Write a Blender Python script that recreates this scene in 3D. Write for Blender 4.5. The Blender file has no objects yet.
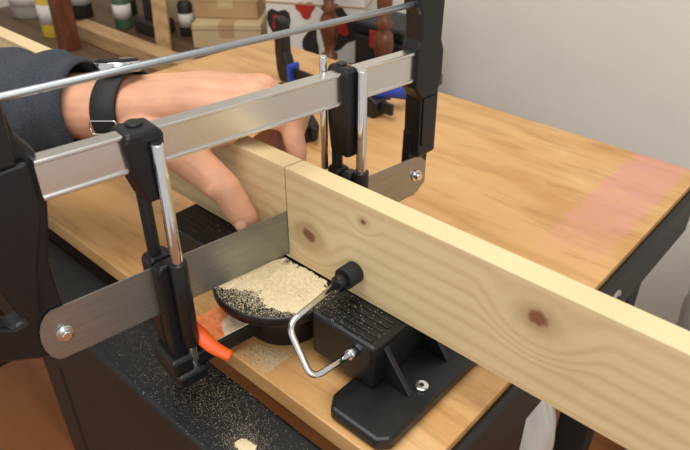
import bpy, bmesh, math, random
from mathutils import Vector, Matrix, noise
random.seed(4)
scn = bpy.context.scene
TZ = 0.85   # bench height above floor; everything is modelled with bench top at z=0 then lifted
# ------------------------------------------------------------------ materials
def newmat(name):
    m = bpy.data.materials.new(name); m.use_nodes = True
    nt = m.node_tree
    return m, nt, nt.nodes['Principled BSDF']
def srgb(r, g, b):
    f = lambda c: (c/255/12.92) if c/255 <= .04045 else ((c/255+.055)/1.055)**2.4
    return (f(r), f(g), f(b), 1)
def simple(name, col, rough=.5, metal=0, var=.12, scale=60, bump=.0, aniso=None, spec=.5, trans=0, sss=0):
    m, nt, b = newmat(name)
    N, L = nt.nodes, nt.links
    geo = N.new('ShaderNodeNewGeometry')
    src = geo.outputs['Position']
    if aniso:
        mp = N.new('ShaderNodeMapping'); mp.inputs['Scale'].default_value = aniso
        L.new(src, mp.inputs['Vector']); src = mp.outputs[0]
    nz = N.new('ShaderNodeTexNoise'); nz.inputs['Scale'].default_value = scale; nz.inputs['Detail'].default_value = 5
    L.new(src, nz.inputs['Vector'])
    cr = N.new('ShaderNodeValToRGB')
    c = srgb(*col)
    cr.color_ramp.elements[0].position = .3; cr.color_ramp.elements[1].position = .7
    cr.color_ramp.elements[0].color = tuple(x*(1-var) for x in c[:3])+(1,)
    cr.color_ramp.elements[1].color = tuple(min(1, x*(1+var)) for x in c[:3])+(1,)
    L.new(nz.outputs['Fac'], cr.inputs[0]); L.new(cr.outputs[0], b.inputs['Base Color'])
    b.inputs['Roughness'].default_value = rough; b.inputs['Metallic'].default_value = metal
    b.inputs['Specular IOR Level'].default_value = spec
    if trans: b.inputs['Transmission Weight'].default_value = trans
    if sss:
        b.inputs['Subsurface Weight'].default_value = sss
        b.inputs['Subsurface Radius'].default_value = (.012, .004, .002)
        b.inputs['Subsurface Scale'].default_value = 1
    if bump:
        bp = N.new('ShaderNodeBump'); bp.inputs['Strength'].default_value = bump; bp.inputs['Distance'].default_value = .001
        L.new(nz.outputs['Fac'], bp.inputs['Height']); L.new(bp.outputs[0], b.inputs['Normal'])
    return m
def math_node(nt, op, a, b=None, c=None, clamp=False):
    n = nt.nodes.new('ShaderNodeMath'); n.operation = op; n.use_clamp = clamp
    for i, v in enumerate((a, b, c)):
        if v is None: continue
        if isinstance(v, (int, float)): n.inputs[i].default_value = v
        else: nt.links.new(v, n.inputs[i])
    return n.outputs[0]
def wood(name, c_light, c_dark, knots=(), ring=520, axis='Z', stretch=(2, 40, 40), rough=.55, warp=2.5, contrast=1.0, extra=None, fine=.45):
    """long grain along X; rings vary along `axis`; knots = [(x, c, r)] with c on `axis`."""
    m, nt, b = newmat(name)
    N, L = nt.nodes, nt.links
    geo = N.new('ShaderNodeNewGeometry')
    sep = N.new('ShaderNodeSeparateXYZ'); L.new(geo.outputs['Position'], sep.inputs[0])
    X = sep.outputs[0]; C = sep.outputs[axis == 'Z' and 2 or 1]
    coord = C
    kmask = None
    for (kx, kc, kr) in knots:
        dx = math_node(nt, 'MULTIPLY', math_node(nt, 'SUBTRACT', X, kx), .8)
        dc = math_node(nt, 'SUBTRACT', C, kc)
        d = math_node(nt, 'SQRT', math_node(nt, 'ADD', math_node(nt, 'MULTIPLY', dx, dx), math_node(nt, 'MULTIPLY', dc, dc)))
        mr = N.new('ShaderNodeMapRange'); mr.interpolation_type = 'SMOOTHSTEP'
        L.new(d, mr.inputs[0]); mr.inputs[1].default_value = kr*1.2; mr.inputs[2].default_value = kr*5
        mr.inputs[3].default_value = 1; mr.inputs[4].default_value = 0
        inv = math_node(nt, 'SUBTRACT', 1, mr.outputs[0])
        coord = math_node(nt, 'ADD', math_node(nt, 'MULTIPLY', coord, inv), math_node(nt, 'MULTIPLY', math_node(nt, 'ADD', d, kc), mr.outputs[0]))
        nzk = N.new('ShaderNodeTexNoise'); nzk.inputs['Scale'].default_value = 160
        L.new(geo.outputs['Position'], nzk.inputs['Vector'])
        dd = math_node(nt, 'ADD', d, math_node(nt, 'MULTIPLY', math_node(nt, 'SUBTRACT', nzk.outputs['Fac'], .5), kr*.7))
        mk = N.new('ShaderNodeMapRange'); mk.interpolation_type = 'SMOOTHSTEP'
        L.new(dd, mk.inputs[0]); mk.inputs[1].default_value = kr*.45; mk.inputs[2].default_value = kr*1.12
        mk.inputs[3].default_value = .92; mk.inputs[4].default_value = 0
        hal = N.new('ShaderNodeMapRange'); hal.interpolation_type = 'SMOOTHSTEP'
        L.new(dd, hal.inputs[0]); hal.inputs[1].default_value = kr*.8; hal.inputs[2].default_value = kr*2.6
        hal.inputs[3].default_value = .34; hal.inputs[4].default_value = 0
        k = math_node(nt, 'MAXIMUM', mk.outputs[0], hal.outputs[0])
        kmask = k if kmask is None else math_node(nt, 'MAXIMUM', kmask, k)
    mp = N.new('ShaderNodeMapping'); mp.inputs['Scale'].default_value = stretch
    L.new(geo.outputs['Position'], mp.inputs['Vector'])
    nz = N.new('ShaderNodeTexNoise'); nz.inputs['Scale'].default_value = 1; nz.inputs['Detail'].default_value = 3
    L.new(mp.outputs[0], nz.inputs['Vector'])
    ph = math_node(nt, 'ADD', math_node(nt, 'MULTIPLY', coord, ring), math_node(nt, 'MULTIPLY', nz.outputs['Fac'], warp*6.28))
    s = math_node(nt, 'MULTIPLY_ADD', math_node(nt, 'SINE', ph), .5, .5)
    s = math_node(nt, 'POWER', s, 2.2)
    mp2 = N.new('ShaderNodeMapping'); mp2.inputs['Scale'].default_value = (stretch[0]*6, 500, 500)
    L.new(geo.outputs['Position'], mp2.inputs['Vector'])
    nf = N.new('ShaderNodeTexNoise'); nf.inputs['Scale'].default_value = 1; nf.inputs['Detail'].default_value = 4
    L.new(mp2.outputs[0], nf.inputs['Vector'])
    fac = math_node(nt, 'ADD', math_node(nt, 'MULTIPLY', s, .5*contrast), math_node(nt, 'MULTIPLY', nf.outputs['Fac'], fine*contrast), clamp=True)
    big = N.new('ShaderNodeTexNoise'); big.inputs['Scale'].default_value = 9; L.new(geo.outputs['Position'], big.inputs['Vector'])
    fac = math_node(nt, 'ADD', fac, math_node(nt, 'MULTIPLY', math_node(nt, 'SUBTRACT', big.outputs['Fac'], .5), .6), clamp=True)
    mx = N.new('ShaderNodeMix'); mx.data_type = 'RGBA'
    L.new(fac, mx.inputs[0]); mx.inputs[6].default_value = srgb(*c_light); mx.inputs[7].default_value = srgb(*c_dark)
    out = mx.outputs[2]
    if kmask is not None:
        m2 = N.new('ShaderNodeMix'); m2.data_type = 'RGBA'
        L.new(kmask, m2.inputs[0]); L.new(out, m2.inputs[6]); m2.inputs[7].default_value = srgb(122, 68, 42)
        out = m2.outputs[2]
    if extra: out = extra(nt, out, geo, sep)
    L.new(out, b.inputs['Base Color']); b.inputs['Roughness'].default_value = rough
    bp = N.new('ShaderNodeBump'); bp.inputs['Strength'].default_value = .15; bp.inputs['Distance'].default_value = .0006
    L.new(fac, bp.inputs['Height']); L.new(bp.outputs[0], b.inputs['Normal'])
    return m
def smooth(nt, v, a, b2):
    mr = nt.nodes.new('ShaderNodeMapRange'); mr.interpolation_type = 'SMOOTHSTEP'
    nt.links.new(v, mr.inputs[0]); mr.inputs[1].default_value = a; mr.inputs[2].default_value = b2
    return mr.outputs[0]
def pink_stain(nt, col, geo, sep):
    n = nt.nodes.new('ShaderNodeTexNoise'); n.inputs['Scale'].default_value = 60; n.inputs['Detail'].default_value = 8
    nt.links.new(geo.outputs['Position'], n.inputs['Vector'])
    w = math_node(nt, 'MULTIPLY', math_node(nt, 'SUBTRACT', n.outputs['Fac'], .5), .018)
    x = math_node(nt, 'ADD', sep.outputs[0], w); y = math_node(nt, 'ADD', sep.outputs[1], w)
    a = smooth(nt, x, -.236, -.226)
    a2 = math_node(nt, 'SUBTRACT', 1, smooth(nt, x, -.170, -.160))
    bb = smooth(nt, y, .50, .70)
    k = math_node(nt, 'MULTIPLY', math_node(nt, 'MULTIPLY', math_node(nt, 'MULTIPLY', a, a2), bb), math_node(nt, 'MULTIPLY_ADD', n.outputs['Fac'], .9, .18), clamp=True)
    n2 = nt.nodes.new('ShaderNodeTexNoise'); n2.inputs['Scale'].default_value = 14; n2.inputs['Detail'].default_value = 8
    nt.links.new(geo.outputs['Position'], n2.inputs['Vector'])
    k2 = math_node(nt, 'MULTIPLY', smooth(nt, n2.outputs['Fac'], .52, .75), .40)
    m3 = nt.nodes.new('ShaderNodeMix'); m3.data_type = 'RGBA'
    nt.links.new(k2, m3.inputs[0]); nt.links.new(col, m3.inputs[6]); m3.inputs[7].default_value = srgb(226, 194, 146)
    n4 = nt.nodes.new('ShaderNodeTexNoise'); n4.inputs['Scale'].default_value = 1; n4.inputs['Detail'].default_value = 9; n4.inputs['Distortion'].default_value = 1.0; n4.inputs['Roughness'].default_value = .62
    mp = nt.nodes.new('ShaderNodeMapping'); mp.inputs['Scale'].default_value = (7, 52, 10)
    nt.links.new(geo.outputs['Position'], mp.inputs['Vector']); nt.links.new(mp.outputs[0], n4.inputs['Vector'])
    k4 = math_node(nt, 'MULTIPLY', smooth(nt, n4.outputs['Fac'], .48, .68), .46)
    m5 = nt.nodes.new('ShaderNodeMix'); m5.data_type = 'RGBA'
    nt.links.new(k4, m5.inputs[0]); nt.links.new(m3.outputs[2], m5.inputs[6]); m5.inputs[7].default_value = srgb(160, 110, 62)
    m = nt.nodes.new('ShaderNodeMix'); m.data_type = 'RGBA'
    nt.links.new(k, m.inputs[0]); nt.links.new(m5.outputs[2], m.inputs[6]); m.inputs[7].default_value = srgb(212, 146, 138)
    return m.outputs[2]

M_ply = wood('plywood', (214, 170, 112), (186, 136, 80), ring=60, axis='Y', stretch=(2.5, 9, 9), warp=4, rough=.40, contrast=.9, extra=pink_stain)
M_pine = wood('pine', (226, 206, 162), (192, 156, 106), knots=[(-.320, .090+TZ, .0078), (-.118, .119+TZ, .0080), (-.262, .128+TZ, .0030)], ring=460, axis='Z', stretch=(1.6, 16, 12), warp=1.6, rough=.48, contrast=.58, fine=.62)
M_shelfwood = wood('shelf_wood', (106, 80, 56), (70, 50, 34), ring=90, axis='Y', stretch=(2, 12, 12))
M_tanwood = wood('tan_wood', (190, 156, 112), (156, 120, 80), ring=200, axis='Z', stretch=(8, 30, 6))
M_redwood = simple('varnished_spindle_wood', (104, 60, 40), .3, var=.3, scale=30, aniso=(4, 4, 1))
M_floor = wood('floor_wood', (188, 120, 68), (146, 88, 50), ring=40, axis='Y', stretch=(1.5, 8, 8), rough=.35)
M_wall = simple('wall_paint', (224, 219, 209), .85, var=.02, scale=8, bump=.05)
M_black = simple('black_plastic', (18, 18, 20), .38, var=.2, scale=200, bump=.08)
M_blackmetal = simple('black_painted_steel', (19, 19, 21), .5, var=.15, scale=40, bump=.05)
M_rubber = simple('rubber', (18, 18, 18), .7)
M_chrome = simple('chrome', (228, 228, 230), .12, 1, var=.03)
M_alu = simple('aluminium', (226, 225, 222), .27, 1, var=.05, scale=6, aniso=(400, 6, 400))
M_rodsteel = simple('grey_steel_rod', (160, 166, 170), .38, .85, var=.08)
M_blade = simple('blade_steel', (160, 160, 156), .34, .85, var=.10, scale=3, aniso=(60, 6, 300))
M_orange = simple('orange_plastic', (244, 98, 34), .4, var=.05)
M_label = simple('cream_scale', (236, 212, 180), .6, var=.2, scale=150)
M_label2 = simple('faded_orange_scale', (236, 132, 76), .6, var=.2, scale=150)
M_dust = simple('sawdust', (240, 224, 188), .95, var=.12, scale=1500, bump=.8)
M_skin = simple('skin', (210, 156, 126), .5, var=.14, scale=38, bump=.35, sss=.08, spec=.4)
M_nail = simple('nail', (222, 174, 150), .3, var=.03)
M_knit = simple('dark_knit_fabric', (54, 60, 68), .95, var=.25, scale=500, bump=.8)
M_band = simple('watch_strap_nylon', (28, 28, 30), .7, var=.3, scale=700, bump=.5)
M_glass = simple('watch_dial', (20, 22, 26), .08)
M_blue = simple('blue_plastic', (34, 62, 165), .4, var=.08)
M_card = simple('cardboard', (178, 146, 104), .85, var=.08, scale=20)
M_card2 = simple('pale_cardboard', (196, 172, 132), .85, var=.06, scale=20)
M_white = simple('white_card', (218, 213, 204), .6, var=.03)
M_red = simple('red_paint', (164, 44, 36), .4, var=.1)
M_green = simple('green_paint', (66, 96, 72), .5)
M_yellow = simple('yellow_paint', (206, 178, 60), .4)
M_dark = simple('dark_item', (38, 30, 28), .6, var=.3)
M_bag = simple('thin_white_plastic', (210, 208, 202), .35, var=.08, scale=20)
M_greyp = simple('grey_plastic', (168, 166, 158), .5)
# ------------------------------------------------------------------ builders
GROUPS = {}
def group(name):
    e = bpy.data.objects.new(name, None); e.empty_display_size = .05
    scn.collection.objects.link(e); GROUPS[e.name] = e
    return e
def obj(name, verts, faces, mat, grp=None, smooth_=False, bevel=0, M=None, seg=2):
    me = bpy.data.meshes.new(name)
    if M is not None: verts = [M @ Vector(v) for v in verts]
    me.from_pydata([tuple(v) for v in verts], [], faces); me.update()
    bm = bmesh.new(); bm.from_mesh(me); bmesh.ops.recalc_face_normals(bm, faces=bm.faces); bm.to_mesh(me); bm.free()
    me.materials.append(mat)
    o = bpy.data.objects.new(name, me); scn.collection.objects.link(o)
    if smooth_:
        for p in me.polygons: p.use_smooth = True
    if bevel:
        md = o.modifiers.new('bevel', 'BEVEL'); md.width = bevel; md.segments = seg; md.limit_method = 'ANGLE'; md.angle_limit = .6
    if grp: o.parent = grp
    return o
def box(name, lo, hi, mat, grp=None, bevel=.001, M=None):
    x0, y0, z0 = lo; x1, y1, z1 = hi
    v = [(x0,y0,z0),(x1,y0,z0),(x1,y1,z0),(x0,y1,z0),(x0,y0,z1),(x1,y0,z1),(x1,y1,z1),(x0,y1,z1)]
    f = [(0,1,2,3),(4,5,6,7),(0,1,5,4),(1,2,6,5),(2,3,7,6),(3,0,4,7)]
    return obj(name, v, f, mat, grp, bevel=bevel, M=M)
def sweepmesh(pts, rad, seg=16, cap=True, up=None, dome=False):
    pts = [Vector(p) for p in pts]; n = len(pts)
    if not isinstance(rad, (list, tuple)): rad = [rad]*n
    rad = [r if isinstance(r, (tuple, list)) else (r, r) for r in rad]
    if dome:
        a = (pts[0]-pts[1]).normalized(); b = (pts[-1]-pts[-2]).normalized()
        pre, prer, post, postr = [], [], [], []
        for k in (4, 3, 2, 1):
            t = k/4.3*math.pi/2
            pre.append(pts[0]+a*rad[0][0]*math.sin(t)); prer.append(tuple(q*math.cos(t) for q in rad[0]))
        for k in (1, 2, 3, 4):
            t = k/4.3*math.pi/2
            post.append(pts[-1]+b*rad[-1][0]*math.sin(t)); postr.append(tuple(q*math.cos(t) for q in rad[-1]))
        pts = pre+pts+post; rad = prer+list(rad)+postr; n = len(pts)
    tang = []
    for i in range(n):
        a = pts[max(0, i-1)]; b = pts[min(n-1, i+1)]; tang.append((b-a).normalized())
    u = Vector(up) if up else (Vector((0,0,1)) if abs(tang[0].z) < .9 else Vector((1,0,0)))
    V, F = [], []
    for i in range(n):
        u = (u - tang[i]*u.dot(tang[i])).normalized(); w = tang[i].cross(u)
        for k in range(seg):
            a = 2*math.pi*k/seg
            V.append(pts[i]+u*math.cos(a)*rad[i][0]+w*math.sin(a)*rad[i][1])
    for i in range(n-1):
        for k in range(seg):
            k2 = (k+1) % seg
            F.append((i*seg+k, i*seg+k2, (i+1)*seg+k2, (i+1)*seg+k))
    if cap:
        F.append(tuple(range(seg))); F.append(tuple((n-1)*seg+k for k in range(seg)))
    return V, F
def catmull(pts, sub=6):
    P = [Vector(p) for p in pts]; P = [2*P[0]-P[1]]+P+[2*P[-1]-P[-2]]; out = []
    for i in range(1, len(P)-2):
        for k in range(sub):
            t = k/sub; a, b, c, d = P[i-1:i+3]
            out.append(.5*((2*b)+(c-a)*t+(2*a-5*b+4*c-d)*t*t+(3*b-a-3*c+d)*t**3))
    out.append(P[-2]); return out
def roundpoly(pts, r, n=5):
    P = [Vector(p) for p in pts]; out = [P[0]]
    for i in range(1, len(P)-1):
        a = (P[i-1]-P[i]); b = (P[i+1]-P[i]); rr = min(r, a.length*.45, b.length*.45)
        s = P[i]+a.normalized()*rr; e = P[i]+b.normalized()*rr
        for k in range(n+1):
            t = k/n; out.append((1-t)**2*s+2*t*(1-t)*P[i]+t*t*e)
    out.append(P[-1]); return out
def tube(name, pts, r, mat, grp=None, seg=14, M=None, bevel=0):
    V, F = sweepmesh(pts, r, seg)
    return obj(name, V, F, mat, grp, True, bevel, M)
def cyl(name, a, b, r, mat, grp=None, seg=28, M=None, r2=None, bevel=.0008):
    V, F = sweepmesh([a, b], [r, r if r2 is None else r2], seg)
    o = obj(name, V, F, mat, grp, False, bevel, M)
    for p in o.data.polygons:
        if len(p.vertices) == 4: p.use_smooth = True
    return o
def lathe(name, prof, loc, mat, grp=None, seg=28):
    V, F = [], []
    for r, z in prof:
        for k in range(seg):
            a = 2*math.pi*k/seg; V.append((loc[0]+r*math.cos(a), loc[1]+r*math.sin(a), loc[2]+z))
    n = len(prof)
    for i in range(n-1):
        for k in range(seg):
            k2 = (k+1) % seg; F.append((i*seg+k, i*seg+k2, (i+1)*seg+k2, (i+1)*seg+k))
    F.append(tuple(range(seg))); F.append(tuple((n-1)*seg+k for k in range(seg)))
    return obj(name, V, F, mat, grp, True)
def prism(name, pts, t0, t1, mat, grp=None, M=None, bevel=.0015):
    n = len(pts)
    V = [(t0, s, z) for s, z in pts]+[(t1, s, z) for s, z in pts]
    F = [tuple(range(n)), tuple(range(n, 2*n))]+[(i, (i+1) % n, n+(i+1) % n, n+i) for i in range(n)]
    return obj(name, V, F, mat, grp, bevel=bevel, M=M)
def ringprism(name, outer, inner, t0, t1, mat, grp=None, M=None, bevel=.003):
    n = len(outer)
    V = [(t0,)+p for p in outer]+[(t0,)+p for p in inner]+[(t1,)+p for p in outer]+[(t1,)+p for p in inner]
    F = []
    for i in range(n):
        j = (i+1) % n
        F += [(i, j, n+j, n+i), (2*n+i, 2*n+j, 3*n+j, 3*n+i), (i, j, 2*n+j, 2*n+i), (n+i, n+j, 3*n+j, 3*n+i)]
    return obj(name, V, F, mat, grp, bevel=bevel, M=M)
# ------------------------------------------------------------------ room
FZ = -TZ
box('floor', (-2.6, -1.6, FZ-.05), (1.8, 1.2, FZ), M_floor, bevel=0)
box('wall_back', (-2.6, 1.2, FZ-.05), (1.8, 1.3, 1.6), M_wall, bevel=0)
box('wall_left', (-2.7, -1.6, FZ-.05), (-2.6, 1.3, 1.6), M_wall, bevel=0)
box('baseboard_back', (-2.6, 1.185, FZ), (1.8, 1.2, FZ+.09), M_white, bevel=.003)
# ------------------------------------------------------------------ workbench
wb = group('workbench')
X0, X1, Y0, Y1 = -.956, -.15, .233, .828
box('plywood_top', (X0, Y0, -.018), (X1, Y1, 0), M_ply, wb, .0012)
box('front_ledge', (X0-.01, .168, -.05), (X1+.004, Y0-.0005, -.030), M_blackmetal, wb, .004)
box('front_apron', (X0, .176, -.15), (X1, .20, -.0505), M_blackmetal, wb, .003)
box('front_cabinet_panel', (-.61, .182, -.62), (X1-.03, .198, -.1505), M_blackmetal, wb, .003)
box('side_dark_sheet', (-.19, .226, -.62), (-.178, .50, -.0885), M_blackmetal, wb, .003)  # added black sheet, stands in for the darkness under the bench
box('right_rail', (X1-.03, Y0+.001, -.088), (X1+.003, Y1+.004, -.0185), M_blackmetal, wb, .003)
box('right_rail_lip', (X1+.0005, Y0, -.030), (X1+.009, Y1+.006, -.006), M_blackmetal, wb, .003)
box('back_rail', (X0, Y1-.03, -.088), (X1-.031, Y1, -.0185), M_blackmetal, wb, .003)
box('left_rail', (X0, Y0+.001, -.088), (X0+.03, Y1-.031, -.0185), M_blackmetal, wb, .003)
for i, (lx, ly) in enumerate([(-.635, .18), (-.20, .18), (-.93, .77), (-.20, .77)]):
    box('leg_%d' % (i+1), (lx-.025, ly, FZ+.012), (lx+.025, ly+.045, -.089 if ly > .3 else -.1505), M_blackmetal, wb, .004)
    box('foot_pad_%d' % (i+1), (lx-.03, ly-.005, FZ), (lx+.03, ly+.05, FZ+.012), M_rubber, wb, .003)
box('side_brace', (-.215, .226, -.70), (-.195, .769, -.65), M_blackmetal, wb, .003)
cyl('bolt_washer', (X1+.009, .561, -.032), (X1+.012, .561, -.032), .010, M_greyp, wb)
cyl('bolt_head', (X1+.012, .561, -.032), (X1+.015, .561, -.032), .005, M_blackmetal, wb, seg=6)
# ------------------------------------------------------------------ saw frame of reference
sd = Vector((.1305, .9914, 0)).normalized(); td = Vector((sd.y, -sd.x, 0))
O = Vector((-.346, .31, 0))
S = Matrix(((td.x, sd.x, 0, O.x), (td.y, sd.y, 0, O.y), (0, 0, 1, 0), (0, 0, 0, 1)))   # local (t, s, z)
# ------------------------------------------------------------------ pine board (two sides of a kerf + bridge)
bz0, bz1, by0, by1 = .0556, .144, .310, .329
def kx(y, side): return O.x + sd.x/sd.y*(y-.31) + side*.0009
bd = group('pine_board')
def board_piece(name, xa, xb, side):
    if side < 0: v = [(xa, by0), (kx(by0, -1), by0), (kx(by1, -1), by1), (xa, by1)]
    else: v = [(kx(by0, 1), by0), (xb, by0), (xb, by1), (kx(by1, 1), by1)]
    V = [(a, b, bz0+.0035) for a, b in v]+[(a, b, bz1) for a, b in v]
    F = [(0,1,2,3),(4,5,6,7),(0,1,5,4),(1,2,6,5),(2,3,7,6),(3,0,4,7)]
    obj(name, V, F, M_pine, bd, bevel=.0006)
board_piece('board_left_of_kerf', -1.30, 0, -1)
board_piece('board_right_of_kerf', 0, .24, 1)
box('board_uncut_strip', (-1.30, by0, bz0), (.24, by1, bz0+.0035), M_pine, bd, 0)
# ------------------------------------------------------------------ mitre saw
ms = group('hand_mitre_saw')
def deck(name, xa, xb, outer):
    box(name, (xa, .272, .012), (xb, .405, .0545), M_black, ms, .003)
    n = 5
    for i in range(n):
        y = .277+i*.0065
        box(name+'_rib_%d' % i, (xa+.006, y, .0545), (xb-.006, y+.003, .0555 if outer > 0 else .0549), M_black, ms, .0004)
    fa, fb = (xb-.02, xb+.040) if outer > 0 else (xa-.012, xa+.02)
    yf = .238 if outer > 0 else .262
    P = [(fa, yf+.012), (fa+.008, yf), (fb-.008, yf), (fb, yf+.008), (fb, .40), (fa, .40)]
    V = [(a, b, 0.0002) for a, b in P]+[(a, b, .0125) for a, b in P]; k = len(P)
    obj(name+'_foot', V, [tuple(range(k)), tuple(range(k, 2*k))]+[(i, (i+1) % k, k+(i+1) % k, k+i) for i in range(k)], M_black, ms, bevel=.003)
    if outer < 0: return
    xe = xb
    for j, y in enumerate((.285, .335, .385)):
        prismV = [(xe-.001, y, .0125), (xe+.026, y, .0125), (xe-.001, y, .048)]
        V = prismV+[(a, b+.005, c) for a, b, c in prismV]
        obj(name+'_gusset_%d' % j, V, [(0,1,2),(3,4,5),(0,1,4,3),(1,2,5,4),(2,0,3,5)], M_black, ms, bevel=.0008)
    cyl(name+'_screw', (xe+.026, .300, .0125), (xe+.026, .300, .0150), .0055, M_chrome, ms)
    cyl(name+'_screw_slot', (xe+.026, .300, .0150), (xe+.026, .300, .0152), .0022, M_blackmetal, ms, seg=6, bevel=0)
deck('deck_right', -.282, -.218, 1)
deck('deck_left', -.482, -.398, -1)
box('centre_tray', (-.3985, .315, .0002), (-.2815, .405, .03), M_black, ms, .003)
cyl('turntable', (-.337, .290, .043), (-.337, .290, .0525), .057, M_black, ms, seg=72, bevel=.0015)
cyl('turntable_hub', (-.337, .295, .0002), (-.337, .295, .043), .036, M_black, ms, seg=48)
box('fence_left', (-.48, .3305, .0555), (-.445, .338, .085), M_black, ms)
box('fence_right', (-.30, .3305, .0555), (-.218, .338, .085), M_black, ms)
box('swing_arm', (-.017, -.128, .006), (.019, -.02, .022), M_black, ms, .003, S)
box('swing_arm_far', (-.019, .03, .03), (.019, .085, .0395), M_black, ms, .003, S)
box('scale_label', (-.0165, -.096, .022), (.0175, -.045, .0232), M_label, ms, .0003, S)
prism_pts = [(-.0165, -.096), (.0175, -.096), (.0175, -.080), (.002, -.074), (-.010, -.050), (-.0165, -.050)]
V = [(a, b, .0232) for a, b in prism_pts]+[(a, b, .0240) for a, b in prism_pts]
obj('scale_label_orange_area', V, [tuple(range(6)), tuple(range(6, 12))]+[(i, (i+1) % 6, 6+(i+1) % 6, 6+i) for i in range(6)], M_label2, ms, M=S)
tube('orange_lever', [S @ Vector(p) for p in catmull([(-.014, -.101, .032), (0, -.103, .037), (.014, -.100, .034), (.028, -.096, .028), (.040, -.088, .022)], 6)], [(.0036+.0016*math.sin(i/24*3.14), .0092-.0045*i/24) for i in range(25)], M_orange, ms)
# blade
zc0, zc1 = .060, .102
pts = [(-.196, zc0), (.158, zc0+.001), (.168, zc0+.010), (.168, zc1-.010), (.158, zc1), (-.196, zc1+.001)]
for k in range(1, 8):
    a = math.pi/2+math.pi*k/8; pts.append((-.196+.011*math.cos(a), (zc0+zc1)/2+.021*math.sin(a)))
prism('blade', pts, -.0005, .0005, M_blade, ms, S, 0)
V, F = [], []
nT = 150
for i in range(nT):
    s0 = -.185+i*.34/nT; w = .34/nT
    b = len(V); V += [(-.0004, s0, zc0), (-.0004, s0+w, zc0), (-.0004, s0+w/2, zc0-.0012), (.0004, s0, zc0), (.0004, s0+w, zc0), (.0004, s0+w/2, zc0-.0012)]
    F += [(b, b+1, b+2), (b+3, b+4, b+5), (b, b+2, b+5, b+3), (b+1, b+2, b+5, b+4)]
obj('blade_teeth', V, F, M_blade, ms, M=S)
for s_, z_ in ((-.191, .081), (.155, .081)):
    cyl('blade_pin', (-.004, s_, z_), (.006, s_, z_), .0038, M_chrome, ms, M=S)
    cyl('blade_pin_washer', (.0006, s_, z_), (.002, s_, z_), .0062, M_alu, ms, M=S)
SB = S @ Matrix.Translation((0, .15, 0)) @ Matrix.Rotation(-.012, 4, 'X') @ Matrix.Translation((0, -.15, 0))
box('spine_bar_web', (-.0015, -.183, .184), (.0045, .150, .206), M_alu, ms, .0004, SB)
box('spine_bar_top_flange', (-.006, -.183, .2055), (.0060, .150, .2085), M_alu, ms, .0008, SB)
box('spine_bar_bottom_flange', (-.006, -.183, .1815), (.0060, .150, .1845), M_alu, ms, .0008, SB)
cyl('tension_rod', (0, -.195, .2525), (0, .150, .2475), .0025, M_rodsteel, ms, seg=14, M=S)
# handle bracket (near)
outer = [(-.186, .250), (-.196, .262), (-.225, .262), (-.262, .240), (-.292, .195), (-.300, .150), (-.280, .105), (-.240, .080), (-.206, .064), (-.190, .068), (-.186, .10), (-.186, .14), (-.180, .165), (-.176, .185), (-.176, .215), (-.184, .228)]
inner = [(-.212, .236), (-.216, .240), (-.228, .238), (-.248, .222), (-.266, .190), (-.272, .152), (-.258, .124), (-.235, .108), (-.220, .100), (-.212, .102), (-.210, .115), (-.210, .135), (-.209, .150), (-.209, .180), (-.209, .205), (-.210, .220)]
ringprism('handle_bracket', outer, inner, -.020, -.0016, M_black, ms, S, .003)
prism('bracket_front_cheek', [(-.188, .250), (-.198, .258), (-.220, .256), (-.222, .212), (-.190, .2135)], -.0016, .0075, M_black, ms, S, .002)
prism('bracket_front_web', [(-.1835, .2135), (-.222, .2105), (-.224, .150), (-.214, .108), (-.202, .106), (-.196, .14), (-.1835, .178)], -.0016, .0055, M_black, ms, S, .002)
# far bracket
fb_lo = [(.172, .13), (.171, .10), (.169, .072), (.160, .064), (.147, .070), (.144, .09), (.145, .13)]
fb_hi = [(.136, .300), (.146, .306), (.164, .304), (.169, .285), (.168, .215), (.172, .205), (.172, .178), (.169, .170), (.170, .107), (.146, .105), (.145, .165), (.138, .176), (.138, .212), (.141, .218), (.140, .24), (.137, .246)]
prism('far_bracket_lower', fb_lo, -.011, -.0007, M_black, ms, S, .002)
prism('far_bracket', fb_hi, -.011, .009, M_black, ms, S, .0025)
prism('far_bracket_recess_rim', [(.148, .165), (.166, .165), (.166, .118), (.149, .118)], .009, .0105, M_black, ms, S, .001)
# guide posts
def post(pfx, s0, zb, top, lz0, lz1, P, wmul=1):
    prism(pfx+'_head', P, -.013, .0105, M_black, ms, S, .003)
    hz = max(z for _, z in P)
    cyl(pfx+'_head_cap', (-.004, s0, hz-.001), (-.004, s0, hz+.0015), .006*wmul, M_black, ms, M=S)
    cyl(pfx+'_chrome_rod', (.0155, s0+.005, zb), (.0155, s0+.005, top), .0043, M_chrome, ms, M=S)
    cyl(pfx+'_black_rod', (-.009, s0-.001, zb), (-.009, s0-.001, hz-.004), .0048, M_blackmetal, ms, M=S)
    k = wmul
    P = [(s0-.010*k, lz1-.004), (s0-.007*k, lz1), (s0+.008*k, lz1), (s0+.011*k, lz1-.004), (s0+.011*k, lz0+.02), (s0+.009*k, lz0), (s0-.009*k, lz0), (s0-.010*k, lz0+.02)]
    prism(pfx+'_blade_guide_front', P, .0012, .012, M_black, ms, S, .002)
    prism(pfx+'_blade_guide_back', P, -.016, -.0012, M_black, ms, S, .002)
    cyl(pfx+'_guide_collar', (.0155, s0+.005, lz0+.015), (.0155, s0+.005, lz1+.002), .0068, M_black, ms, M=S)
    box(pfx+'_foot', (-.020, s0-.013, zb-.003), (.023, s0+.013, zb+.010), M_black, ms, .003, S)
    for i, t in enumerate((-.002, .0155)):
        cyl(pfx+'_foot_pin_%d' % i, (t, s0-.009+i*.012, zb+.0095), (t, s0-.009+i*.012, zb+.019), .0036, M_chrome, ms, M=S)
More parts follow.
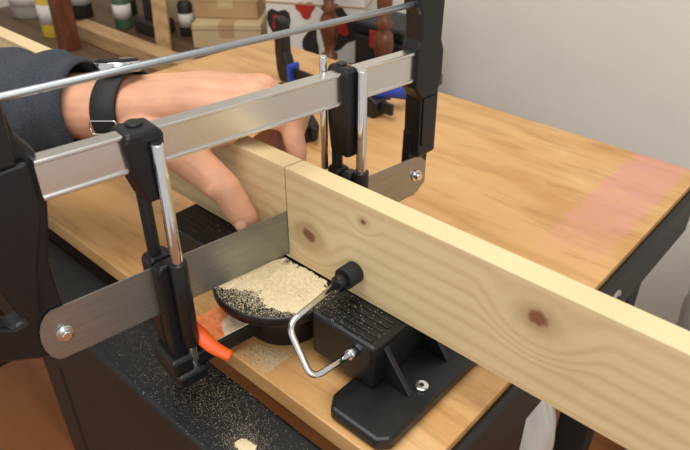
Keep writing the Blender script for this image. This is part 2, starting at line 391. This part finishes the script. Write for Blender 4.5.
def headpoly(s0, hz):
    return [(s0-.015, hz+.010), (s0-.012, hz+.016), (s0+.010, hz+.016), (s0+.014, hz+.011), (s0+.012, hz-.012), (s0+.008, hz-.037), (s0-.006, hz-.037), (s0-.013, hz-.014)]
post('near_guide', -.113, -.002, .205, .016, .108, headpoly(-.113, .1975))
s0 = .064
post('far_guide', s0, .040, .212, .052, .120, [(s0-.009, .208), (s0-.007, .213), (s0+.005, .213), (s0+.008, .208), (s0+.008, .165), (s0+.006, .135), (s0-.006, .135), (s0-.009, .165)], .72)
cyl('far_guide_spare_rod', (-.012, s0-.0125, .120), (-.012, s0-.0125, .2205), .0030, M_chrome, ms, M=S)
# hold-down clamp
mc = group('mitre_clamp')
cyl('pad', (-.269, .2955, .079), (-.269, .3098, .079), .0092, M_rubber, mc)
cyl('pad_neck', (-.269, .288, .079), (-.269, .2955, .079), .006, M_black, mc)
wire = roundpoly([(-.269, .290, .0785), (-.2715, .238, .069), (-.243, .233, .037), (-.236, .2722, .042)], .010, 8)
tube('bent_wire_handle', wire, .0026, M_chrome, mc)
cyl('pivot_bush', (-.236, .2655, .042), (-.236, .2719, .042), .0045, M_chrome, mc)
# ------------------------------------------------------------------ sawdust
def fbm(x, y, s):
    return noise.noise(Vector((x*45+s, y*45, 0)))*.5+noise.noise(Vector((x*130+s, y*130, 3)))*.35+noise.noise(Vector((x*420, y*420, s)))*.28
def heap(parts, seed=0):
    def f(x, y):
        best = 0
        for cx, cy, rx, ry, rot, h in parts:
            dx, dy = x-cx, y-cy
            u = (dx*math.cos(rot)+dy*math.sin(rot))/rx; v = (-dx*math.sin(rot)+dy*math.cos(rot))/ry
            r = math.sqrt(u*u+v*v)
            best = max(best, max(0, 1-r-fbm(x, y, seed)*.75)**1.2*h)
        return best
    return f
def heap_mesh(f, x0, x1, y0, y1, z, step, test):
    nx = int((x1-x0)/step); ny = int((y1-y0)/step); V, F = [], []; H = {}
    for i in range(nx+1):
        for j in range(ny+1):
            x = x0+i*step; y = y0+j*step; h = f(x, y)
            h2 = h+(random.uniform(-.0003, .0003) if h > .0003 else 0)
            H[(i, j)] = h; V.append((x, y, z-.00015+h2))
    for i in range(nx):
        for j in range(ny):
            if max(H[(i, j)], H[(i+1, j)], H[(i, j+1)], H[(i+1, j+1)]) > .0002 and test(x0+(i+.5)*step, y0+(j+.5)*step):
                a = i*(ny+1)+j; F.append((a, a+1, a+ny+2, a+ny+1))
    return V, F
def merge(name, parts, mat, grp=None, sm=True):
    V, F = [], []
    for v, f in parts:
        b = len(V); V += list(v); F += [tuple(b+i for i in q) for q in f]
    return obj(name, V, F, mat, grp, sm)
def grains(specs, size=(.0002, .0006), hf=None):
    V, F = [], []
    for (cx, cy, z, sx, sy, n, test) in specs:
        c = 0
        while c < n:
            c += 1
            x = random.gauss(cx, sx); y = random.gauss(cy, sy)
            if test and not test(x, y): continue
            zz = z+(hf(x, y) if hf else 0)
            s = random.uniform(*size); b = len(V); a = random.random()*3
            for k in range(3):
                V.append((x+s*math.cos(a+k*2.1), y+s*1.2*math.sin(a+k*2.1), zz-.0001))
            V.append((x, y, zz+s*.9))
            F += [(b, b+1, b+3), (b+1, b+2, b+3), (b+2, b, b+3), (b, b+1, b+2)]
    return V, F
disk = lambda x, y: (x+.337)**2+(y-.290)**2 < .0555**2 and y < .3094
hp = heap([(-.326, .287, .038, .025, .3, .0085), (-.352, .268, .032, .020, .5, .0035), (-.310, .270, .024, .016, .2, .0030)], 2)
merge('sawdust_pile', [heap_mesh(hp, -.395, -.280, .232, .3094, .0525, .0006, disk),
    grains([(-.328, .281, .0526, .022, .016, 9000, disk), (-.34, .270, .0526, .028, .022, 9000, disk)], (.00016, .00045), hp)], M_dust, sm=False)
onT = lambda x, y: Y0+.001 < y < .827 and not (-.40 < x < -.28 and y > .29) and not (-.30 < x < -.178 and y > .236) and x < -.155 and (x+.337)**2+(y-.292)**2 > .037**2 and abs((x+.346)-(y-.31)*.1316) > .021 and not (.305 < y < .41 and x > -.49)
onL = lambda x, y: .170 < y < .231
onD = lambda x, y: -.28 < x < -.22 and .274 < y < .309
onDL = lambda x, y: -.478 < x < -.40 and .274 < y < .309
onBt = lambda x, y: .3105 < y < .3285
merge('sawdust_scatter', [grains([(-.305, .25, .0002, .014, .009, 4500, onT), (-.31, .25, .0002, .03, .02, 3200, onT), (-.39, .25, .0002, .03, .02, 1500, onT), (-.33, .55, .0002, .030, .025, 3600, onT), (-.32, .60, .0002, .06, .04, 1800, onT)], (.00014, .00042))], M_dust, sm=True)
S_in = lambda x, y: abs((x+.346)*sd.y-(y-.31)*sd.x) < .0155 and -.088 < (x+.346)*sd.x+(y-.31)*sd.y < -.055
merge('sawdust_on_saw_base', [grains([(-.262, .285, .0556, .02, .015, 300, onD), (-.41, .285, .0549, .02, .015, 200, onDL), (-.353, .247, .0240, .012, .012, 1300, S_in)], (.00015, .0004))], M_dust, ms, sm=True)
merge('sawdust_on_board', [grains([(-.345, .32, bz1+.0001, .02, .006, 260, onBt)], (.00014, .0003))], M_dust, bd, sm=True)
hl = heap([(-.280, .193, .010, .006, .3, .002)], 5)
merge('sawdust_on_ledge', [heap_mesh(hl, -.30, -.26, .178, .21, -.030, .0006, onL),
    grains([(-.37, .205, -.030, .07, .020, 2200, onL), (-.33, .21, -.030, .035, .016, 1800, onL), (-.28, .193, -.030, .011, .008, 1500, onL)], (.00014, .00038), hl)], M_dust, wb, sm=False)
# ------------------------------------------------------------------ arm & hand
pp = group('person')
parts = []
def cap(a, b, r1, r2, seg=18):
    n = 5; a = Vector(a); b = Vector(b)
    P = [a.lerp(b, i/(n-1)) for i in range(n)]; R = [r1+(r2-r1)*i/(n-1) for i in range(n)]
    V, F = sweepmesh(P, R, seg, dome=True); parts.append((V, F))
def chain(P, R):
    for i in range(len(P)-1): cap(P[i], P[i+1], R[i], R[i+1])
W = Vector((-.512, .272, .162))
EL = Vector((-.775, .115, .135)); ax = (W-EL).normalized()
lat = ax.cross(Vector((0, 0, 1))).normalized()
dor = lat.cross(ax).normalized()
for k in (-1, 0, 1):
    cap(EL+lat*.010*k, W+lat*.011*k+dor*(-.001 if k else .001), .030, .0250 if k else .0240)
KN = [Vector((-.400, .315, .1765)), Vector((-.407, .338, .1795)), Vector((-.420, .358, .176)), Vector((-.438, .373, .168))]
offs = [.014, .005, -.006, -.014]
for k, kn in enumerate(KN):
    st = W+lat*offs[k]+ax*.008
    mid = st.lerp(kn, .55)+Vector((0, 0, .003))
    chain([st, mid, kn], [.0210, .0172, .0128 if k < 3 else .0112])
    td0 = st.lerp(kn, .35)+Vector((0, 0, .0155)); chain([td0, kn+Vector((0, 0, .0092))], [.0030, .0046])
cap(W+ax*.02, Vector((-.445, .322, .163)), .022, .014)
chain([W+lat*.013+ax*.016+Vector((0, 0, -.007)), (-.462, .266, .147), (-.430, .271, .145), (-.398, .2885, .113), (-.3835, .2950, .086)], [.0205, .0225, .0182, .0142, .0120])
cap((-.398, .2885, .113), (-.402, .283, .118), .0140, .0134)
cap((-.455, .275, .152), (-.410, .310, .168), .0165, .0105)
cap((-.44, .283, .150), (-.408, .305, .156), .015, .010)
FG = [[(-.374, .345, .164), (-.3655, .343, .139), (-.364, .3400, .118)],
      [(-.384, .366, .161), (-.3835, .352, .134), (-.385, .3405, .114)],
      [(-.402, .380, .156), (-.403, .360, .131), (-.406, .3410, .115)],
      [(-.423, .389, .149), (-.4245, .370, .130), (-.427, .3410, .119)]]
FR = [(.0120, .0102, .0090, .0078), (.0120, .0100, .0090, .0078), (.0115, .0096, .0086, .0076), (.0104, .0086, .0078, .0070)]
for k in range(4): chain([KN[k]]+FG[k], FR[k])
skin = merge('left_hand_and_forearm', parts, M_skin, pp)
rm = skin.modifiers.new('r', 'REMESH'); rm.mode = 'VOXEL'; rm.voxel_size = .0015; rm.use_smooth_shade = True
sm = skin.modifiers.new('s', 'SMOOTH'); sm.factor = .5; sm.iterations = 5
nc = Vector((-.3795, .2866, .088)); nd = Vector((.40, -.85, .25)).normalized(); nl = Vector((.25, .1, -.95)); nl = (nl-nd*nl.dot(nd)).normalized(); nw = nd.cross(nl)
V, F = [], []
for i in range(7):
    for j in range(7):
        a = (i/6-.5)*1.5; l = (j/6-.5)
        wv = (1-.25*(2*l)**4)
        V.append(nc+nd*(.0105*math.cos(a)-.0080)+nw*.0105*math.sin(a)*.8*wv+nl*l*.014)
for i in range(6):
    for j in range(6): a = i*7+j; F.append((a, a+1, a+8, a+7))
nail = obj('thumb_nail', V, F, M_nail, pp, True); nail.modifiers.new('so', 'SOLIDIFY').thickness = .0006
# sleeve
SH = Vector((-.84, -.08, .42))
ctr = catmull([W-ax*.032, W-ax*.10, W-ax*.17, EL-ax*.0, EL+Vector((-.035, -.05, .06)), EL+Vector((-.05, -.11, .16)), SH], 14)
n = len(ctr); V, F = [], []; seg = 56
u = Vector((0, 0, 1))
for i, p in enumerate(ctr):
    t = (ctr[min(n-1, i+1)]-ctr[max(0, i-1)]).normalized(); u = (u-t*u.dot(t)).normalized(); w = t.cross(u)
    base = .041+.022*min(1, i/(n*.45))
    for k in range(seg):
        a = 2*math.pi*k/seg
        f = noise.noise(Vector((i*.33, math.cos(a)*.9, math.sin(a)*.9)))*.007+math.sin(i*.8+2*math.cos(a)+math.sin(a*2))*.0018
        if i == 0: f = -.002
        r = base+f
        V.append(p+u*math.cos(a)*r*.98+w*math.sin(a)*r*1.08)
for i in range(n-1):
    for k in range(seg):
        k2 = (k+1) % seg; F.append((i*seg+k, i*seg+k2, (i+1)*seg+k2, (i+1)*seg+k))
F.append(tuple((n-1)*seg+k for k in range(seg)))
sl = obj('sweater_sleeve', V, F, M_knit, pp, True)
so = sl.modifiers.new('so', 'SOLIDIFY'); so.thickness = .003; so.offset = -1
ss = sl.modifiers.new('ss', 'SUBSURF'); ss.levels = 1; ss.render_levels = 1
# wristwatch
ww = group('wristwatch')
wc = W+ax*.002
def band(name, ra, rb, hw, th, mat):
    V, F = [], []; seg = 56
    prof = [(0, -hw), (th, -hw*.9), (th, hw*.9), (0, hw)]
    for (dr, dl) in prof:
        for k in range(seg):
            a = 2*math.pi*k/seg
            V.append(wc+ax*dl+lat*math.cos(a)*(ra+dr)+dor*math.sin(a)*(rb+dr))
    m = len(prof)
    for i in range(m):
        i2 = (i+1) % m
        for k in range(seg):
            k2 = (k+1) % seg; F.append((i*seg+k, i*seg+k2, i2*seg+k2, i2*seg+k))
    return obj(name, V, F, mat, ww, True, bevel=0)
band('strap', .0375, .0278, .0120, .0024, M_band)
cd = (dor*.95+lat*(-.25)).normalized()
c0 = wc+dor*.0288-lat*.004
cyl('watch_case', c0, c0+cd*.009, .0195, M_chrome, ww, seg=40)
cyl('watch_bezel', c0+cd*.009, c0+cd*.011, .0185, M_blackmetal, ww, seg=40)
cyl('watch_dial', c0+cd*.011, c0+cd*.0115, .016, M_glass, ww, seg=40)
cyl('watch_crown', c0+cd*.005+ax*.0195, c0+cd*.005+ax*.023, .003, M_chrome, ww)
bk = wc+lat*.0403-dor*.004
Bm = Matrix((( ax.x, lat.x, dor.x, bk.x), (ax.y, lat.y, dor.y, bk.y), (ax.z, lat.z, dor.z, bk.z), (0,0,0,1)))
tube('strap_buckle', [Bm @ Vector(p) for p in roundpoly([(-.0125, 0, -.0), (-.0125, 0, .006), (.0125, 0, .006), (.0125, 0, -.006), (-.0125, 0, -.006), (-.0125, 0, 0)], .002, 3)], .0007, M_chrome, ww, seg=8)
box('strap_keeper', (-.0128, -.0005, -.014), (.0128, .0012, -.010), M_band, ww, .0004, Bm)
# ------------------------------------------------------------------ clamps on bench
def barclamp(loc, rot, L=.20, q=.12, tall=1.0, grip=1):
    g = group('bar_clamp')
    M = Matrix.Translation(loc) @ Matrix.Rotation(rot, 4, 'Z')
    box('steel_bar', (0, -.003, .010), (L, .003, .026), M_blackmetal, g, .0008, M)
    P = [(0, 0), (.022, 0), (.022, .03), (.014, .05), (.014, .085*tall), (-.004, .09*tall), (-.008, .05), (-.006, .02)]
    V = [(a, -.009, b) for a, b in P]+[(a, .009, b) for a, b in P]; k = len(P)
    obj('fixed_jaw', V, [tuple(range(k)), tuple(range(k, 2*k))]+[(i, (i+1) % k, k+(i+1) % k, k+i) for i in range(k)], M_black, g, bevel=.003, M=M)
    box('fixed_jaw_pad', (.0225, -.012, .004), (.030, .012, .034), M_blue, g, .003, M)
    P = [(q, .0), (q+.035, 0), (q+.040, .025), (q+.02, .034), (q+.010, .045), (q-.006, .045), (q-.006, .02)]
    V = [(a, -.013, b) for a, b in P]+[(a, .013, b) for a, b in P]; k = len(P)
    obj('sliding_jaw', V, [tuple(range(k)), tuple(range(k, 2*k))]+[(i, (i+1) % k, k+(i+1) % k, k+i) for i in range(k)], M_black, g, bevel=.004, M=M)
    box('sliding_jaw_pad', (q-.018, -.012, .012), (q-.007, .012, .042), M_blue, g, .003, M)
    tube('pistol_grip', [M @ Vector(p) for p in catmull([(q+.02, 0, .034), (q+.030, grip*.025, .032), (q+.038, grip*.055, .022)], 5)], [(.010,.011)]*11, M_blue, g)
    tube('trigger', [M @ Vector(p) for p in catmull([(q+.002, grip*.012, .026), (q+.008, grip*.03, .018), (q+.014, grip*.045, .012)], 4)], [(.005,.006)]*9, M_blue, g)
barclamp((-.770, .70, 0), math.radians(-3), .24, .18, 1.15, 1)
barclamp((-.660, .595, 0), math.radians(-20), .11, .060, .33, -1)
# ------------------------------------------------------------------ background storage
sb = group('storage_bench')
SZ = -.10
box('shelf_top', (-1.95, .05, SZ-.025), (-1.06, 1.13, SZ), M_shelfwood, sb, .003)
box('shelf_back_top', (-1.059, .88, SZ-.025), (-.74, 1.13, SZ), M_shelfwood, sb, .003)
for i, (lx, ly) in enumerate([(-1.10, .08), (-1.90, .08), (-1.10, .84), (-1.90, 1.08), (-.78, 1.08), (-.78, .92)]):
    box('shelf_leg_%d' % i, (lx-.025, ly-.025, FZ), (lx+.025, ly+.025, SZ-.0255), M_shelfwood, sb, .003)
box('shelf_front_panel', (-1.075, .11, -.5), (-1.062, .81, SZ-.0255), M_dark, sb, .002)
def rbox(name, c, sx, sy, h, rot, mat, z=SZ, flaps=False, band_=None):
    g = group(name); M = Matrix.Translation((c[0], c[1], z)) @ Matrix.Rotation(math.radians(rot), 4, 'Z')
    box('body', (-sx/2, -sy/2, 0), (sx/2, sy/2, h), mat, g, .002, M)
    if not band_: box('lid_tape', (-.018, -sy/2-.0006, h*.45), (.018, sy/2+.0006, h+.0008), M_card2 if mat is not M_card2 else M_card, g, .0002, M)
    box('lid_edge', (-sx/2-.002, -sy/2-.002, h*.80), (sx/2+.002, sy/2+.002, h*.82), M_card if mat is not M_card else M_card2, g, .0003, M)
    if band_:
        for k, (cc, a, b, lo, hi) in enumerate(band_):
            M2 = M @ Matrix.Translation(((a+b)/2*sx, -sy/2-.0004-.0003*(k % 2), (lo+hi)/2*h)) @ Matrix.Rotation(math.radians(90), 4, 'X')
            V = []; nn = 20; rx = (b-a)*sx/2; ry = (hi-lo)*h/2
            for q in range(nn):
                t = 2*math.pi*q/nn; rr = 1+.25*math.sin(3*t+k*2)
                V.append((rx*rr*math.cos(t), ry*rr*math.sin(t), 0))
            V += [(x, y, .0006) for x, y, z2 in V]
            obj('print_%d' % k, V, [tuple(range(nn)), tuple(range(nn, 2*nn))]+[(i, (i+1) % nn, nn+(i+1) % nn, nn+i) for i in range(nn)], cc, g, M=M2)
    return g
rbox('cardboard_box', (-1.24, .97), .16, .11, .055, 40, M_card2)
rbox('cardboard_box', (-1.27, 1.00), .15, .10, .05, 36, M_card, z=SZ+.0562)
rbox('cardboard_box', (-1.47, 1.04), .15, .12, .16, 30, M_card2)
rbox('printed_carton', (-1.02, 1.05), .22, .10, .15, 28, M_white, band_=[(M_dark, -.48, -.26, .2, .75), (M_red, -.44, -.32, .42, .62), (M_dark, -.12, .04, .05, .5), (M_red, -.18, .0, .62, .85), (M_dark, .12, .42, .2, .8), (M_red, .2, .34, .4, .62)])
def spindle(loc, h, tilt=0):
    prof = [(.018, 0), (.020, .01), (.020, .03), (.012, .036), (.019, .045), (.019, .055), (.011, .062), (.015, .09), (.022, .12), (.020, .15), (.012, .165), (.020, .175), (.012, .185), (.016, .22), (.018, .26), (.012, .28), (.019, .29), (.019, .33)]
    k = h/.33
    g = group('turned_table_leg')
    lathe('turning', [(r*.9, z*k) for r, z in prof], loc, M_redwood, g)
    box('square_block', (loc[0]-.017, loc[1]-.017, loc[2]+h), (loc[0]+.017, loc[1]+.017, loc[2]+h+.07), M_redwood, g, .002)
spindle((-.765, .955, SZ), .26); spindle((-.915, .965, SZ), .26)
def can(name, loc, r, h, mat, top=M_white, nozzle=True):
    g = group(name)
    lathe('body', [(r*.95, 0), (r, .003), (r, h*.82), (r*.75, h*.9), (r*.4, h*.93)], loc, mat, g)
    lathe('cap', [(r*.42, h*.93), (r*.42, h), (r*.38, h*1.02)], loc, top, g)
    lathe('label', [(r*1.01, h*.25), (r*1.01, h*.6)], loc, M_white if mat is not M_white else M_red, g)
can('spray_can', (-1.60, .71, SZ), .028, .13, M_yellow, M_red)
can('spray_can', (-1.74, .60, SZ), .03, .18, M_dark, M_yellow)
can('glue_bottle', (-1.53, .86, SZ), .022, .10, M_green, M_red)
can('paint_tin', (-1.82, .76, SZ), .05, .12, M_greyp)
can('spray_can', (-1.70, .84, SZ), .028, .14, M_dark, M_white)
can('glue_bottle', (-1.68, .54, SZ), .022, .11, M_yellow, M_dark)
can('spray_can', (-1.63, .93, SZ), .028, .16, M_dark, M_orange)
can('glue_bottle', (-1.36, .93, SZ), .018, .09, M_dark, M_yellow)
def plank(name, a, b, w, t, mat):
    a = Vector(a); b = Vector(b); V, F = sweepmesh([a, b], [(w*.707, t*.707)]*2, 4)
    return obj(name, V, F, mat, None, bevel=.002)
plank('wooden_stick', (-1.285, .81, SZ), (-1.315, .84, .16), .036, .03, M_tanwood)
box('scrap_timber', (-1.55, .73, SZ), (-1.11, .775, SZ+.035), M_tanwood, None, .002)
box('timber_offcut', (-1.49, .66, SZ), (-1.455, .70, .12), M_redwood, None, .003)
box('timber_offcut', (-1.58, .50, SZ), (-1.20, .55, SZ+.02), M_redwood, None, .003)
g = group('power_drill')
box('motor_body', (-1.47, .86, SZ+.10), (-1.40, .92, SZ+.16), M_dark, g, .015)
box('grip', (-1.455, .87, SZ+.03), (-1.415, .91, SZ+.11), M_dark, g, .01)
box('battery', (-1.48, .855, SZ), (-1.40, .925, SZ+.035), M_dark, g, .006)
cyl('chuck', (-1.40, .89, SZ+.13), (-1.385, .89, SZ+.13), .016, M_greyp, g, r2=.01)
g = group('screwdriver')
tube('handle', [(-.86, .905, SZ+.013), (-.80, .915, SZ+.013)], .012, M_red, g)
tube('shaft', [(-.80, .915, SZ+.013), (-.75, .922, SZ+.012)], .003, M_chrome, g)
g = group('toolbox')
box('body', (-.88, 1.0, SZ), (-.755, 1.10, SZ+.09), M_dark, g, .008)
box('lid', (-.885, .995, SZ+.0905), (-.75, 1.105, SZ+.115), M_blackmetal, g, .006)
box('latch', (-.83, .990, SZ+.07), (-.81, .9945, SZ+.105), M_red, g, .001)
# bags
def bag(name, c, rx, ry, h, z0, seed, mat):
    V, F = [], []; n, m = 44, 80
    for i in range(n+1):
        t = i/n; pr = math.sin(min(1, t*1.9+.25)*math.pi/2)*(1-max(0, t-.78)**1.3*4.5)
        for k in range(m):
            a = 2*math.pi*k/m
            nn = 1+.22*noise.noise(Vector((math.cos(a)*2.6+seed, math.sin(a)*2.6, t*4)))+.14*abs(noise.noise(Vector((math.cos(a)*7+seed, math.sin(a)*7, t*5))))+.06*math.sin(a*9+t*6)*t
            V.append((c[0]+math.cos(a)*rx*pr*nn, c[1]+math.sin(a)*ry*pr*nn, z0+t*h*(1+.08*noise.noise(Vector((a, seed, 2))))))
    for i in range(n):
        for k in range(m): F.append((i*m+k, i*m+(k+1) % m, (i+1)*m+(k+1) % m, (i+1)*m+k))
    F.append(tuple(range(m))); F.append(tuple(n*m+k for k in range(m)))
    return obj(name, V, F, mat, None, True)
bag('plastic_bag', (-.275, .655), .080, .085, .62, FZ, 1, M_bag)
bag('plastic_bag', (-.03, 1.03), .12, .10, .66, FZ, 7, M_greyp)
# ------------------------------------------------------------------ lights / world / camera
w = bpy.data.worlds.new('world'); scn.world = w; w.use_nodes = True
w.node_tree.nodes['Background'].inputs[0].default_value = (1, .975, .94, 1); w.node_tree.nodes['Background'].inputs[1].default_value = .64
def area(name, loc, target, size, power, col):
    l = bpy.data.lights.new(name, 'AREA'); l.size = size; l.energy = power; l.color = col
    o = bpy.data.objects.new(name, l); scn.collection.objects.link(o); o.location = loc
    o.rotation_euler = (Vector(target)-Vector(loc)).to_track_quat('-Z', 'Y').to_euler()
area('ceiling_light', (-.4, .0, 1.45), (-.4, .4, 0), .9, 17, (1, .96, .90))
area('right_fill_light', (1.3, -.5, 1.1), (-.3, .6, 0), 1.2, 14, (1, .985, .96))  # added soft fill from the camera's right, no actual source there
cam = bpy.data.cameras.new('camera'); co = bpy.data.objects.new('camera', cam); scn.collection.objects.link(co)
cam.sensor_width = 36; cam.lens = 34.12; cam.clip_start = .01
cam.dof.use_dof = True; cam.dof.focus_distance = .56; cam.dof.aperture_fstop = 11
co.location = (0, 0, .392); co.rotation_euler = (math.radians(56.7), 0, math.radians(42.1))
scn.camera = co
scn.view_settings.view_transform = 'Standard'
# ------------------------------------------------------------------ origins, lift to bench height
for o in list(scn.objects):
    if o.type == 'MESH':
        vs = [v.co for v in o.data.vertices]
        c = Vector([(min(v[i] for v in vs)+max(v[i] for v in vs))/2 for i in range(3)])
        o.data.transform(Matrix.Translation(-c)); o.location = c
for e in GROUPS.values():
    ch = list(e.children)
    c = sum((k.location for k in ch), Vector())/len(ch)
    for k in ch: k.location = k.location-c
    e.location = c
for o in scn.objects:
    if o.parent is None: o.location.z += TZ
